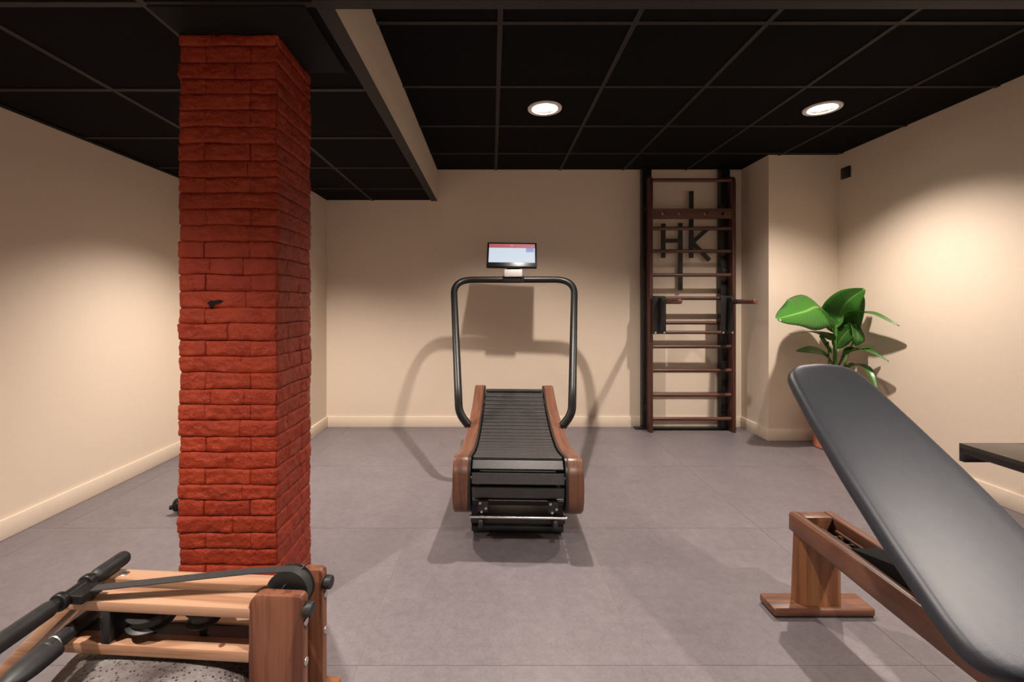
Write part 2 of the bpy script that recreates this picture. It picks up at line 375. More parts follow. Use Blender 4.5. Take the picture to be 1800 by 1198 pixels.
def grid(X, Y, z):
    b = 0.012; g = 0.0015
    for i in range(len(X)-1):
        for j in range(len(Y)-1):
            tile(X[i]+g, X[i+1]-g, Y[j]+g, Y[j+1]-g, z)
    for x in X[1:-1]: box('grid_bar', x-b, x+b, Y[0], Y[-1], z, z+0.0055, M['cbar'], ceil, smooth=False)
    for y in Y[1:-1]: box('grid_bar', X[0], X[-1], y-b, y+b, z+0.0003, z+0.0053, M['cbar'], ceil, smooth=False)
YLO = [YF, -2.11, -1.51, -0.91, -0.31, 0.294, 0.894, 1.494, 2.094, 2.70, 3.296, 3.896]
grid([XL, -1.722, -1.128, XS], YLO + [YB], ZL)
grid([XS, 0.045, 0.64, 1.236, 1.78, 2.38, XR], [y for y in YLO if y < 1.4] + [YS], ZL)
grid([XS+.012, 0.036, 0.64, 1.236, 1.826, 2.440, XR], [YS+.012, 2.067, 2.676, 3.270, 3.867, YB], ZH)
box('step_fascia', XS, XS+.012, YS, YB, ZL+.001, ZH+.02, M['wall'], ceil, smooth=False)
box('step_fascia', XS, XR, YS, YS+.012, ZL+.001, ZH+.02, M['black_board'], ceil, smooth=False)['label'] = 'black fascia above the camera'
box('edge_trim', XS-.045, XS+.014, YS, YB, ZL-.003, ZL-.0002, M['cbar'], ceil, smooth=False)
box('edge_trim', XS-.045, XR, YS-.03, YS+.014, ZL-.004, ZL-.0012, M['cbar'], ceil, smooth=False)
box('edge_trim', XL, XL+.035, YF, YJ, ZL-.003, ZL-.0002, M['black_board'], ceil, smooth=False)
box('collar_board', PIL[0]-.0, PIL[1]+.16, YS+.0, PIL[3]-.03, ZL-.005, ZL-.0005, M['black_board'], ceil, smooth=False)

# ------------------------------------------------------------------ downlights
LAMP_K = [1, 1, 1, 1, .66, 1, 1, .8, 1]           # the lamp right over the camera burns dimmer
LAMP_LABELS = ['round recessed downlight above the treadmill', 'round recessed downlight near the right wall above the plant',
    'round recessed downlight in the lower ceiling hidden behind the red brick pillar', 'round recessed downlight in front of the brick pillar, out of frame',
    'round recessed downlight above the camera, out of frame', 'round recessed downlight above the incline bench, out of frame',
    'round recessed downlight behind the camera on the left', 'round recessed downlight behind the camera in the middle',
    'round recessed downlight behind the camera on the right']
for (x, y, z), lab, lk in zip(LAMPS, LAMP_LABELS, LAMP_K):
    t = thing('recessed_downlight', (x, y, z), lab, 'ceiling light', group='round recessed downlights')
    lathe('trim_ring', [(0.086, 0.006), (0.084, -0.003), (0.095, -0.007), (0.108, -0.004), (0.110, 0.004), (0.086, 0.006)], M['trimw'], t, n=48, close=False)
    lathe('reflector', [(0.0865, 0.002), (0.080, 0.016), (0.078, 0.034), (0.084, 0.034)], M['reflector'], t, n=40, close=False)
    lathe('lens', [(0.001, 0.014), (0.040, 0.015), (0.068, 0.020), (0.078, 0.028), (0.078, 0.034), (0.001, 0.034)], M['lamp'], t, n=40, close=False)
    for k in range(3):
        a = k*2.094+0.5
        rod('lamp_clip', (0.070*math.cos(a), 0.070*math.sin(a), 0.016), (0.084*math.cos(a), 0.084*math.sin(a), 0.010), 0.003, M['trimw'], t, n=8)
    ld = bpy.data.lights.new('downlight_lamp', 'SPOT'); ld.energy = LAMP_W*lk; ld.color = LAMP_COL
    ld.spot_size = R(124); ld.spot_blend = 1.0; ld.shadow_soft_size = 0.028
    lo = bpy.data.objects.new('lamp_light', ld); COL.objects.link(lo); lo.parent = t; lo.location = (0, 0, -0.012)

# ------------------------------------------------------------------ brick pillar
pil = thing('brick_pillar', ((PIL[0]+PIL[1])/2, (PIL[2]+PIL[3])/2, 0), 'square brick pillar painted brick red, rising floor to ceiling left of the treadmill', 'pillar')
PW, PD = PIL[1]-PIL[0], PIL[3]-PIL[2]
box('mortar_core', -PW/2+.014, PW/2-.014, -PD/2+.014, PD/2-.014, 0, ZL-.006, M['brick'], pil, smooth=False)
def brick(x0, x1, y0, y1, z0, z1):
    """one brick; its outer faces are worked into a hand-made, thickly painted surface"""
    bm = bmesh.new(); add_box(bm, x0, x1, y0, y1, z0, z1)
    outx = (x0 < -PW/2+.02, x1 > PW/2-.02); outy = (y0 < -PD/2+.02, y1 > PD/2-.02)
    for ax, lo, hi in ((0, x0, x1), (1, y0, y1), (2, z0, z1)):
        step = .0115 if ax < 2 else .0100; n = max(2, round((hi-lo-.010)/step))
        for q in [lo+.005+(hi-lo-.010)*k/n for k in range(n+1)]:
            co = [0, 0, 0]; no = [0, 0, 0]; co[ax] = q; no[ax] = 1
            bmesh.ops.bisect_plane(bm, geom=bm.verts[:]+bm.edges[:]+bm.faces[:], plane_co=co, plane_no=no)
    c = Vector(((x0+x1)/2, (y0+y1)/2, (z0+z1)/2)); h = Vector(((x1-x0)/2, (y1-y0)/2, (z1-z0)/2))
    proud = random.uniform(-.0008, .0010); deep = random.choice((.0008, .0016, .0030)); tilt = random.uniform(-.02, .02)
    for v in bm.verts:
        p = v.co.copy(); d = p-c
        ez = abs(d.z) > h.z-1e-4; ex = abs(d.x) > h.x-1e-4; ey = abs(d.y) > h.y-1e-4
        n1 = noise.noise(p*Vector((9, 9, 14))+Vector((3, 0, 0)) if False else Vector((p.x*9, p.y*9, p.z*14))); n2 = noise.noise(p*38); n3 = noise.noise(p*85+Vector((9, 4, 1)))
        f = .0030*n1 + .0036*n2 + .0030*n3 + proud + tilt*d.z
        if ez: f -= .0050 + .0028*noise.noise(p*23)
        onx = (d.x < 0 and outx[0] and ex) or (d.x > 0 and outx[1] and ex); ony = (d.y < 0 and outy[0] and ey) or (d.y > 0 and outy[1] and ey)
        if (ex and not onx) or (ey and not ony): f -= deep
        if onx and ony: f -= .0035
        if onx: v.co.x += f*(1 if d.x > 0 else -1)
        if ony: v.co.y += f*(1 if d.y > 0 else -1)
        w_ = .0055*noise.noise(Vector((p.x*7, p.y*7, round(p.z*17)*1.7)))
        if not ez: v.co.z += w_*.6
        else: v.co.z += w_
    for f_ in list(bm.faces):      # drop faces nobody can reach inside the pillar
        ct = f_.calc_center_median()
        if abs(ct.x) < PW/2-.03 and abs(ct.y) < PD/2-.03: bm.faces.remove(f_)
    for v in [v for v in bm.verts if not v.link_faces]: bm.verts.remove(v)
    done('brick', bm, M['brick'], pil, angle=70)
z = 0.0; row = 0
while z < ZL-0.02:
    h = random.uniform(0.0555, 0.0605); z1 = min(z+h, ZL-.006); g = 0.0011
    if ZL-.006-z1 < .02: z1 = ZL-.006
    o = random.uniform(-.0035, .0035)
    X0, X1, Y0, Y1 = -PW/2+o, PW/2+o*.6, -PD/2+random.uniform(-.002, .003), PD/2
    T = 0.095
    if row % 2 == 0:      # front and back rows run through to the corners
        for (ya, yb, flip) in ((Y0, Y0+T, 0), (Y1-T, Y1, 1)):
            cut = X0 + (0.205 if (row//2+flip) % 2 else 0.245) + random.uniform(-.03, .03)
            cuts = [X0, cut, X1]
            if random.random() < 0.2: cuts = [X0, X0+.115, X0+.235, X1]
            for a, b in zip(cuts, cuts[1:]): brick(a, b, ya, yb, z, z1)
        for (xa, xb) in ((X0, X0+T), (X1-T, X1)): brick(xa, xb, Y0+T, Y1-T, z, z1)
    else:
        for (xa, xb, flip) in ((X0, X0+T, 0), (X1-T, X1, 1)):
            cut = Y0 + (0.2 if flip else 0.11) + random.uniform(-.015, .015)
            for a, b in ((Y0, cut), (cut, Y1)): brick(xa, xb, a, b, z, z1)
        for (ya, yb) in ((Y0, Y0+T), (Y1-T, Y1)): brick(X0+T+g, X1-T-g, ya, yb, z+g*.7, z1-g*.7)
    z = z1; row += 1

bm = bmesh.new()
hp_ = [(-.030, .004), (-.018, .012), (-.004, .011), (.012, .015), (.026, .013), (.018, .004), (.006, .001), (-.006, -.002), (-.015, -.014), (-.022, -.018), (-.021, -.006)]
A = [bm.verts.new((a, 0, b)) for a, b in hp_]; B = [bm.verts.new((a, .012, b)) for a, b in hp_]
bm.faces.new(A); bm.faces.new(B[::-1])
for i in range(len(A)): bm.faces.new((A[i], A[(i+1) % len(A)], B[(i+1) % len(A)], B[i]))
done('broken_chip', bm, M['black_board'], pil, loc=(-.042, -PD/2-.0030, CZ-.002))['label'] = 'dark broken chip in the brick face'

# ------------------------------------------------------------------ treadmill
tm = thing('curved_treadmill', (0.122, 2.17, 0), 'curved slat treadmill with walnut side panels and a tall black arch handlebar', 'treadmill', rotz=R(-2.0))
top = catmull([(-.0, .215), (.012, .285), (.045, .335), (.10, .356), (.25, .330), (.42, .297), (.60, .281), (.78, .282), (.90, .290), (1.23, .330), (1.45, .385), (1.62, .446)] if False else
              [Vector((a, b, 0)) for a, b in [(0.0, .200), (.012, .278), (.045, .330), (.10, .353), (.25, .325), (.42, .295), (.60, .281), (.78, .282), (.92, .292), (1.23, .332), (1.45, .388), (1.60, .442)]], 6)
top = [(p.x, p.y) for p in top]
front = [(1.66, .452), (1.705, .437), (1.728, .395), (1.73, .33), (1.71, .24), (1.66, .15), (1.58, .085), (1.48, .055)]
rear = [(.14, .052), (.075, .062), (.030, .095), (.006, .145)]
prof = top + front + rear
for s in (-1, 1):
    prism('side_panel', prof, s*.257, s*.338, 'yz', M['panel'], tm, bevel=0.009, seg=3)
    inner = [(a + (0.006 if a < .1 else 0), b-0.002) for a, b in prof]
    prism('inner_plate', inner, s*.246, s*.2575, 'yz', M['steel_black'], tm)
# slat belt path: concave top, two drums, sagging return
def arc(cy, cz, r, a0, a1, n): return [(cy+r*math.cos(R(a0+(a1-a0)*k/n)), cz+r*math.sin(R(a0+(a1-a0)*k/n))) for k in range(n+1)]
BT_ = [(a, b-.026) for a, b in top if .15 < a < 1.56]
path = arc(.146, .212, .114, 270, 98, 24) + BT_ + arc(1.585, .308, .106, 98, -90, 24) + [(1.2, .16), (.8, .12), (.45, .09)]
P2 = [Vector((0, a, b)) for a, b in path]; P2.append(P2[0])
L = [0]
for a, b in zip(P2, P2[1:]): L.append(L[-1]+(b-a).length)
NS = round(L[-1]/0.0665); pitch = L[-1]/NS
def at(s):
    s %= L[-1]
    for i in range(len(L)-1):
        if L[i] <= s <= L[i+1]:
            t = (s-L[i])/(L[i+1]-L[i]); return P2[i].lerp(P2[i+1], t)
bm = bmesh.new(); add_box(bm, -.239, .239, -.0275, .0275, 0.0, 0.014, 0.0022, 2); add_box(bm, -.2, .2, -.004, .004, -.018, 0.001)
bmesh.ops.recalc_face_normals(bm, faces=bm.faces); sm = bpy.data.meshes.new('slat'); bm.to_mesh(sm); bm.free()
sm.materials.append(M['slat'])
for k in range(NS):
    s = k*pitch + 0.022; p, q = at(s-.02), at(s+.02); d = (q-p).normalized(); c = at(s)
    o = bpy.data.objects.new('slat', sm); COL.objects.link(o); o.parent = tm
    o.location = c; o.rotation_euler = (math.atan2(d.z, d.y), 0, 0)
for cy, cz, r in ((.146, .212, .085), (1.585, .308, .078)):
    rod('drum', (-.2, cy, cz), (.2, cy, cz), r, M['steel_black'], tm, n=28)
    rod('axle', (-.25, cy, cz), (.25, cy, cz), 0.012, M['chrome'], tm, n=12)
rod('step_rod', (-.247, -.012, .078), (.247, -.012, .078), .0068, M['chrome'], tm, n=14)
box('rear_cover', -.245, .245, .04, .055, .022, .062, M['steel_black'], tm, bevel=.002)
for s in (-1, 1):
    w_ = thing and lathe('transport_wheel', [(.001, -.012), (.030, -.012), (.034, -.008), (.034, .008), (.030, .012), (.001, .012)], M['rubber'], tm, n=24, c=(s*.19, .018, .040), axis='x', close=False)
    b1 = box('bearing_block', s*.18-.028, s*.18+.028, .004, .030, .095, .150, M['steel_black'], tm, bevel=.003)
    for dx, dz in ((-.014, .038), (.016, .012), (-.006, -.006)):
        rod('bolt', (s*.18+dx, .0035, .105+dz), (s*.18+dx, -.003, .105+dz), .0065, M['screw'], b1, n=10)
# the body above is drawn at a round size; bring it to its true size and lift it onto its skids
SC = Matrix.Translation((0, 0, .0896)) @ Matrix.Scale(.923, 4)
seen = set()
def rescale(o):
    for ch in COL.objects:
        if ch.parent == o:
            if ch.type == 'MESH' and ch.data.name not in seen:
                seen.add(ch.data.name); ch.data.transform(Matrix.Scale(.923, 4) if ch.name.startswith('slat') else SC)
            if ch.name.startswith('slat'): ch.location = SC @ ch.location
            rescale(ch)
rescale(tm)
for y0, y1 in ((.155, .42), (1.10, 1.42)):
    box('base_plate', -.232, .232, y0, y1, .012, .040, M['steel_black'], tm, bevel=.003)
    for s in (-1, 1): box('skid', s*.215-.018, s*.215+.018, y0+.01, y1-.01, .036, .19, M['steel_black'], tm, bevel=.003)
for s in (-1, 1):
    for y in (.19, 1.38): lathe('foot', [(.001, 0), (.028, 0), (.030, .006), (.024, .012), (.001, .012)], M['rubber'], tm, n=20, c=(s*.20, y, 0), close=False)
hb = bmesh.new()
pts = [(-.306, .84, .365), (-.372, .87, .44), (-.382, .92, .55), (-.505, 1.68, 1.362), (.505, 1.68, 1.362), (.382, .92, .55), (.372, .87, .44), (.306, .84, .365)]
add_tube(hb, round_path(pts, [0, .09, .2, .17, .17, .2, .09, 0], 12), .0270, 18)
done('handlebar', hb, M['tube_black'], tm)
box('screen_clamp', -.092, .086, 1.645, 1.712, 1.335, 1.395, M['tube_black'], tm, bevel=.006)
box('screen_bracket', -.078, .070, 1.632, 1.648, 1.385, 1.444, M['silver'], tm, bevel=.003)
mt = Matrix.Translation((-.016, 1.690, 1.566)) @ Matrix.Rotation(R(-27), 4, 'X') @ Matrix.Rotation(R(1.2), 4, 'Y') @ Matrix.Scale(1.28, 4) @ Matrix.Scale(1.07, 4, (0, 0, 1))
mon = box('monitor', -.163, .163, -.012, .014, -.088, .088, M['plastic'], tm, bevel=.005, mat4=mt)
scr = flat('screen_white', (.02, .02, .02), .6, spec=.1, emit=(.78, .88, 1.0), es=.78); pnk = flat('screen_pink', (.1, .05, .05), .3, emit=(.60, .13, .17), es=.55)
blu = flat('screen_blue', (.05, .05, .1), .3, emit=(.16, .25, .58), es=.8); drk = flat('screen_mark', (.05, .05, .1), .3, emit=(.9, .7, .75), es=.7)
sc = box('screen', -.150, .150, -.0135, -.0118, -.058, .046, scr, mon, mat4=mt, smooth=False)
box('screen_header', -.150, .150, -.0142, -.0118, .046, .075, pnk, mon, mat4=mt, smooth=False)
box('screen_thumbnail', .092, .144, -.0142, -.0136, .016, .048, blu, mon, mat4=mt, smooth=False)
box('screen_mark', -.008, .008, -.0148, -.0143, .062, .065, drk, mon, mat4=mt, smooth=False)
box('screen_mount', -.055, .055, 1.690, 1.712, 1.39, 1.56, M['plastic'], tm, bevel=.003)

# ------------------------------------------------------------------ wall bars and steel frame
wb = thing('wall_bars', (1.806, 4.145, 0), 'tall dark walnut wall bars with round rungs in the far corner', 'wall bars')
for s, nm in ((-1, 'l'), (1, 'r')):
    x0, x1 = (-.389, -.357) if s < 0 else (.357, .389)
    pr = [(0, 0), (0, 2.24), (.006, 2.28), (.022, 2.307), (.05, 2.317), (.078, 2.307), (.094, 2.28), (.10, 2.24), (.10, 0)]
    prism('upright', pr, x0, x1, 'yz', M['bar_z'], wb, bevel=.004)
def zy(py, D=4.165): return CZ-(py-VY)*D/F
for py in (316, 401, 441, 483, 524, 567, 609, 651, 694, 736):
    rod('rung', (-.358, .03, zy(py)), (.358, .03, zy(py)), .0165, M['bar_x'], wb, n=16)
# plank with real holes
cu = bpy.data.curves.new('plank', 'CURVE'); cu.dimensions = '2D'; cu.fill_mode = 'BOTH'; cu.extrude = .012
def spl(pts_):
    s_ = cu.splines.new('POLY'); s_.points.add(len(pts_)-1); s_.use_cyclic_u = True
    for p_, c_ in zip(s_.points, pts_): p_.co = (c_[0], c_[1], 0, 1)
spl([(-.357, -.045), (.357, -.045), (.357, .045), (-.357, .045)])
for hx in (-.265, -.117, .118, .275): spl([(hx+.016*math.cos(k*math.pi/9), .016*math.sin(k*math.pi/9)) for k in range(18)])
co = bpy.data.objects.new('tmp', cu); COL.objects.link(co)
me = bpy.data.meshes.new_from_object(co.evaluated_get(bpy.context.evaluated_depsgraph_get())); bpy.data.objects.remove(co)
me.transform(Matrix.Translation((0, .02, zy(375, 4.15))) @ Matrix.Rotation(R(90), 4, 'X'))
me.materials.clear()
link('grip_board', me, M['bar_x'], wb, smooth=False)
sf = thing('steel_frame', (1.806, 4.29, 0), 'black steel frame behind the wall bars with floor-to-ceiling posts', 'frame')
for x in (-.375, .350):
    p = box('post', x-.042, x+.042, -.035, .035, .012, ZH, M['steel_black'], sf, bevel=.003)
    for zz in (.3, .62, .94, 1.26, 1.58, 1.9, 2.2):
        rod('post_bolt', (x, -.035, zz), (x, -.041, zz), .009, M['steel_black'], p, n=10)
box('floor_plate', -.48, .45, -.04, .035, 0, .012, M['steel_black'], sf, bevel=.002)
for zz in (.20, 1.45, 2.05):
    for x in (-.375, .350): box('bracket', x-.03, x+.03, -.046, -.034, zz-.03, zz+.03, M['steel_black'], sf, bevel=.002)

# dip station hooked on the rungs
dp = thing('dip_station', (1.806, 4.10, 0), 'black steel dip station with two round wooden grips hooked on the wall bars', 'dip bar')
za, zb = zy(524, 4.08), zy(585, 4.08)
for cx in (-.318, .284):
    hp = prism('hook_plate', [(cx-.058, zb-.01), (cx+.058, zb-.01), (cx+.058, za+.01), (cx-.058, za+.01)], -.01, .012, 'xz', M['steel_black'], dp, bevel=.004)
    prism('cheek', [(-.11, za-.02), (-.10, za-.06), (-.012, zb), (-.012, za+.008), (-.09, za+.004)], cx-.008, cx+.008, 'yz', M['steel_black'], dp, bevel=.002)
    rod('grip_arm', (cx+.010, -.01, za-.030), (cx+.010, -.20, za-.030), .020, M['steel_black'], dp, n=16)
    rod('grip', (cx+.010, -.19, za-.030), (cx+.010, -.43, za-.030), .0205, M['bar_x'], dp, n=18, rnd=.006)
    for dx in (-.04, .04): rod('bolt', (cx+dx, -.011, zb+.004), (cx+dx, -.018, zb+.004), .009, M['screw'], dp, n=10)
    for zz in (za, zb): box('hook', cx-.055, cx+.055, .010, .022, zz-.006, zz+.022, M['steel_black'], dp, bevel=.002)
rod('cross_bar', (-.262, 0, zb+.004), (.228, 0, zb+.004), .015, M['bar_x'], dp, n=16)

# letters on the far wall
sg = thing('letter_sign', (1.806, YB, 0), 'black letters H and K with crossing long strokes on the wall behind the wall bars', 'sign')
def wx(px): return (px-VX)*4.30/F-1.806
def wz(py): return CZ-(py-VY)*4.30/F
def stroke(name, a, b, wd=.034):
    A, B = Vector((wx(a[0]), 0, wz(a[1]))), Vector((wx(b[0]), 0, wz(b[1])))
    d = B-A; ln = d.length; ang = math.atan2(d.z, d.x)
    mt_ = Matrix.Translation((A.x, -.046, A.z)) @ Matrix.Rotation(-ang, 4, 'Y')
    return mt_, ln, wd
for name, strokes in (('letter_h', [((1166, 393), (1166, 453)), ((1196, 392), (1196, 510)), ((1166, 423), (1196, 423))]),
                      ('letter_k', [((1215, 336), (1215, 453)), ((1219, 424), (1246, 400)), ((1218, 427), (1247, 457))])):
    bm = bmesh.new()
    for k, (a, b) in enumerate(strokes):
        mt_, ln, wd = stroke(name, a, b); dd = .0006*k
        add_box(bm, 0, ln, -.012+dd, .012-dd, -wd/2, wd/2, 0, 2, mt_)
    lt = done(name, bm, M['steel_black'], sg, smooth=False)
    for (px, py) in ([(1166, 410), (1196, 480)] if name == 'letter_h' else [(1215, 350), (1215, 440)]):
        rod('stand_off', (wx(px), -.036, wz(py)), (wx(px), 0, wz(py)), .006, M['steel_black'], lt, n=8)

tag(box('wall_socket', XR-.018, XR, 3.775, 3.865, 2.200, 2.293, M['steel_black'], bevel=.003), 'small square black socket box high on the right wall near the corner', 'socket')

# ------------------------------------------------------------------ plant
pl = thing('potted_plant', (2.765, 3.715, 0), 'potted banana-leaved plant with broad glossy green leaves in the far right corner', 'plant')
PX, PY = 2.765, 3.715
pot = lathe('pot', [(.001, 0), (.134, 0), (.145, .008), (.146, .15), (.147, .29), (.150, .292), (.150, .325), (.136, .325), (.130, .28), (.001, .275)], M['pot'], pl, n=48, close=False)
lathe('soil', [(.001, .300), (.08, .298), (.129, .288), (.129, .278)], M['soil'], pot, n=32, close=False)
def W(px, py, D): return Vector(((px-VX)*D/F-PX, D-PY, CZ-(py-VY)*D/F))
def leaf(pts, wd, up=(0, 0, 1), fold=.25, curl=0.0, stalk=None, taper=1.0, ripple=0.0):
    pp = catmull([tuple(p) for p in pts], 8); n = len(pp)-1; bm = bmesh.new(); uv = bm.loops.layers.uv.new('uv')
    up = Vector(up); rows = []; m_ = 8
    for i, p in enumerate(pp):
        t = i/n; d = (pp[min(i+1, n)]-pp[max(i-1, 0)]).normalized(); s = d.cross(up).normalized(); nn = s.cross(d).normalized()
        ww = wd*(math.sin(math.pi*min(1, t*.97+.015)**(0.80*taper))**.75)*.5+.0015
        row = []
        for k in range(m_+1):
            a = (k/m_-.5)*2
            z_ = abs(a)*fold*ww - curl*a*a*ww + ripple*ww*math.sin(t*19+2*a)*abs(a)
            row.append((bm.verts.new(p + s*a*ww + nn*z_), (k/m_, t)))
        rows.append(row)
    for i in range(n):
        for k in range(m_):
            q = [rows[i][k], rows[i][k+1], rows[i+1][k+1], rows[i+1][k]]
            f = bm.faces.new([v for v, _ in q])
            for lp, (_, u) in zip(f.loops, q): lp[uv].uv = u
    me_ = bpy.data.meshes.new('leaf'); bm.to_mesh(me_); bm.free()
    o = link('leaf', me_, M['leaf'], pl, angle=180)
    md = o.modifiers.new('thick', 'SOLIDIFY'); md.thickness = .0012
    if stalk:
        b2 = bmesh.new(); sp_ = catmull([tuple(stalk[0]), tuple(stalk[1]), tuple(pp[0])], 8)
        add_tube(b2, sp_ + [pp[2]], [.007]*len(sp_)+[.003], 8); done('stalk', b2, M['stem'], o)
    return o
base = Vector((0, 0, .28))
c1 = W(1467, 640, 3.70)
leaf([W(1466, 566, 3.66), W(1440, 540, 3.58), W(1412, 548, 3.50), W(1366, 560, 3.44)], .36, up=(.15, -.75, .8), curl=.35, fold=.10, stalk=(base, c1), ripple=.10)
leaf([W(1470, 585, 3.72), W(1474, 558, 3.72), W(1490, 530, 3.60), W(1520, 508, 3.48)], .25, up=(-.75, -1, .25), fold=.3, stalk=(base+Vector((.01, .01, 0)), c1+Vector((.01, .01, 0))), ripple=.05)
leaf([W(1468, 578, 3.69), W(1493, 554, 3.62), W(1530, 551, 3.42), W(1581, 573, 3.24)], .085, up=(0, -.35, 1), fold=.35, stalk=(base, c1))
leaf([W(1483, 583, 3.68), W(1502, 575, 3.63), W(1508, 594, 3.54), W(1504, 608, 3.54)], .13, up=(.2, -1, .2), fold=.1)
leaf([W(1470, 612, 3.71), W(1478, 596, 3.68), W(1492, 580, 3.64), W(1503, 570, 3.60)], .12, up=(-.2, -1, .6), fold=.2)
leaf([W(1500, 600, 3.66), W(1508, 560, 3.64), W(1513, 530, 3.55), W(1513, 510, 3.52)], .06, up=(-.6, -1, .1), fold=.1, stalk=(base+Vector((.02, .02, 0)), W(1485, 640, 3.72)))
leaf([W(1464, 598, 3.68), W(1450, 586, 3.64), W(1420, 582, 3.58), W(1386, 587, 3.52)], .12, up=(.1, .1, 1), fold=.2, curl=.2)
leaf([W(1462, 620, 3.70), W(1452, 606, 3.68), W(1444, 595, 3.66), W(1440, 590, 3.65)], .07, up=(.5, -1, .5), fold=.2)
leaf([W(1466, 645, 3.70), W(1450, 625, 3.66), W(1428, 617, 3.60), W(1400, 617, 3.55)], .10, up=(.3, -.7, .9), fold=.35)
leaf([W(1474, 640, 3.69), W(1488, 622, 3.64), W(1512, 614, 3.53), W(1540, 610, 3.44)], .07, up=(0, -.2, 1), fold=.3)
leaf([W(1474, 645, 3.69), W(1494, 615, 3.62), W(1522, 616, 3.46), W(1562, 635, 3.31)], .085, up=(0, -.1, 1), fold=.35)
leaf([W(1476, 660, 3.69), W(1500, 642, 3.62), W(1524, 650, 3.48), W(1541, 684, 3.36)], .085, up=(.1, -.5, 1), fold=.35)
bm = bmesh.new(); add_tube(bm, catmull([tuple(base), tuple(W(1467, 670, 3.71)), tuple(W(1468, 610, 3.70)), tuple(W(1470, 572, 3.68))], 6), .0135, 12); done('stem', bm, M['stem'], pl)
bm = bmesh.new(); add_tube(bm, catmull([tuple(base+Vector((-.02, .01, 0))), tuple(W(1458, 670, 3.71)), tuple(W(1456, 600, 3.69))], 6), .006, 8); done('stem', bm, M['stem'], pl)

# ------------------------------------------------------------------ black shelf on the right wall
bs = thing('wall_bench', (2.585, 1.6, 0), 'low black bench top fixed to the right wall beside the incline bench', 'bench')
box('bench_top', 2.229-2.585, XR-2.585-.001, -.55, .60, .452, .499, M['black_board'] if False else flat('black_lacquer', (.010, .009, .009), .14), bs, bevel=.0015)
box('end_apron', 2.229-2.585, XR-2.585-.001, .575, .5995, .414, .452, M['steel_black'], bs, bevel=.001)
for y in (-.4, .1, .45): box('wall_bracket', .10, XR-2.585-.001, y-.015, y+.015, .425, .452, M['steel_black'], bs, bevel=.001)

# ------------------------------------------------------------------ incline bench
BX, BY = 1.235, 1.75
be = thing('incline_bench', (BX, BY, 0), 'incline weight bench with black leather backrest raised over a walnut frame', 'weight bench')
box('foot_plate', -.192, .185, -.048, .052, .004, .036, M['wal_x'], be, bevel=.010, seg=3)
box('foot_pad', -.185, .178, -.044, .048, 0, .005, M['rubber'], be)
oc = [(-.088+.028, -.034), (.080-.028, -.034), (.080, -.014), (.080, .022), (.080-.028, .040), (-.088+.028, .040), (-.088, .022), (-.088, -.014)]
bm = bmesh.new(); A = [bm.verts.new((a, b, .034)) for a, b in oc]; B = [bm.verts.new((a*.93+.004, b, .30)) for a, b in oc]
bm.faces.new(A[::-1]); bm.faces.new(B)
for i in range(8): bm.faces.new((A[i], A[(i+1) % 8], B[(i+1) % 8], B[i]))
bmesh.ops.bevel(bm, geom=bm.edges[:], offset=.003, segments=2, affect='EDGES'); done('post', bm, M['ash_y'], be)
def railpoly(): return [(.045, .285), (.045, .350), (.036, .359), (-.3, .357), (-.9, .345), (-1.35, .335), (-1.35, .245), (-.9, .258), (-.6, .262), (-.3, .272), (0, .284)]
prism('side_rail', railpoly(), -.084, -.049, 'yz', M['panel'], be, bevel=.011, seg=3)
prism('side_rail', railpoly(), .049, .084, 'yz', M['panel'], be, bevel=.007, seg=3)
box('end_block', -.050, .050, -.012, .040, .288, .356, M['wal_x'], be, bevel=.003)
box('rail_floor', -.050, .050, -1.2, -.012, .288, .294, M['steel_black'], be)
for k in range(7): box('ladder_stop', -.049, .049, -.09-k*.055, -.078-k*.055, .294, .322, M['wal_x'], be, bevel=.002)
rod('ladder_rod', (-.03, -.07, .34), (-.03, -.46, .34), .005, M['chrome'], be, n=8)
rod('ladder_rod', (.02, -.07, .333), (.02, -.46, .333), .005, M['wal_y'], be, n=8)
# backrest pad: stations from the near low end to the far high end
def pad(name, A, B, hws, t, parent, mat):
    A, B = Vector(A), Vector(B); d = (B-A).normalized(); sx = Vector((1, 0, 0)); nn = sx.cross(d).normalized(); Ln = (B-A).length
    bm = bmesh.new(); rings = []
    NSt = 44; K = 9
    for i in range(NSt+1):
        u = i/NSt; s = 0.5-0.5*math.cos(math.pi*u)
        hw = None
        for (s0, w0), (s1, w1) in zip(hws, hws[1:]):
            if s0 <= s <= s1:
                q = (s-s0)/(s1-s0); hw = w0+(w1-w0)*q; break
        e = min(s, 1-s)*Ln; cr = .072
        if e < cr: hw *= (0.42 + .58*math.sqrt(max(0, 1-((cr-e)/cr)**2.2)))
        rr = .022
        tt = t*(0.5+.5*math.sqrt(max(0, 1-((rr-e)/rr)**2))) if e < rr else t
        drop = (t-tt)*.5
        c = A + d*(Ln*s) - nn*drop
        ring = []
        r_ = min(rr, tt*.5)
        prof_ = []
        for k in range(K): prof_.append((-hw + (hw*2)*(k/(K-1))*1.0, 'top'))
        pts_ = []
        for k in range(7):      # left edge arc (bottom to top)
            a = R(-90+180*k/6); pts_.append((-hw+r_-r_*math.cos(a), -tt/2+ (tt/2)*math.sin(a)))
        for k in range(1, 9):
            q = k/9; x = -hw+r_ + (2*hw-2*r_)*q; pts_.append((x, .006*math.sin(math.pi*q)))
        for k in range(7):
            a = R(90-180*k/6); pts_.append((hw-r_+r_*math.cos(a), -tt/2+(tt/2)*math.sin(a)))
        rings.append([bm.verts.new(c + sx*x + nn*y) for x, y in pts_])
    for a, b in zip(rings, rings[1:]):
        for k in range(len(a)): bm.faces.new((a[k], a[(k+1) % len(a)], b[(k+1) % len(a)], b[k]))
    bm.faces.new(rings[0]); bm.faces.new(rings[-1])
    return done(name, bm, mat, parent, angle=80), nn
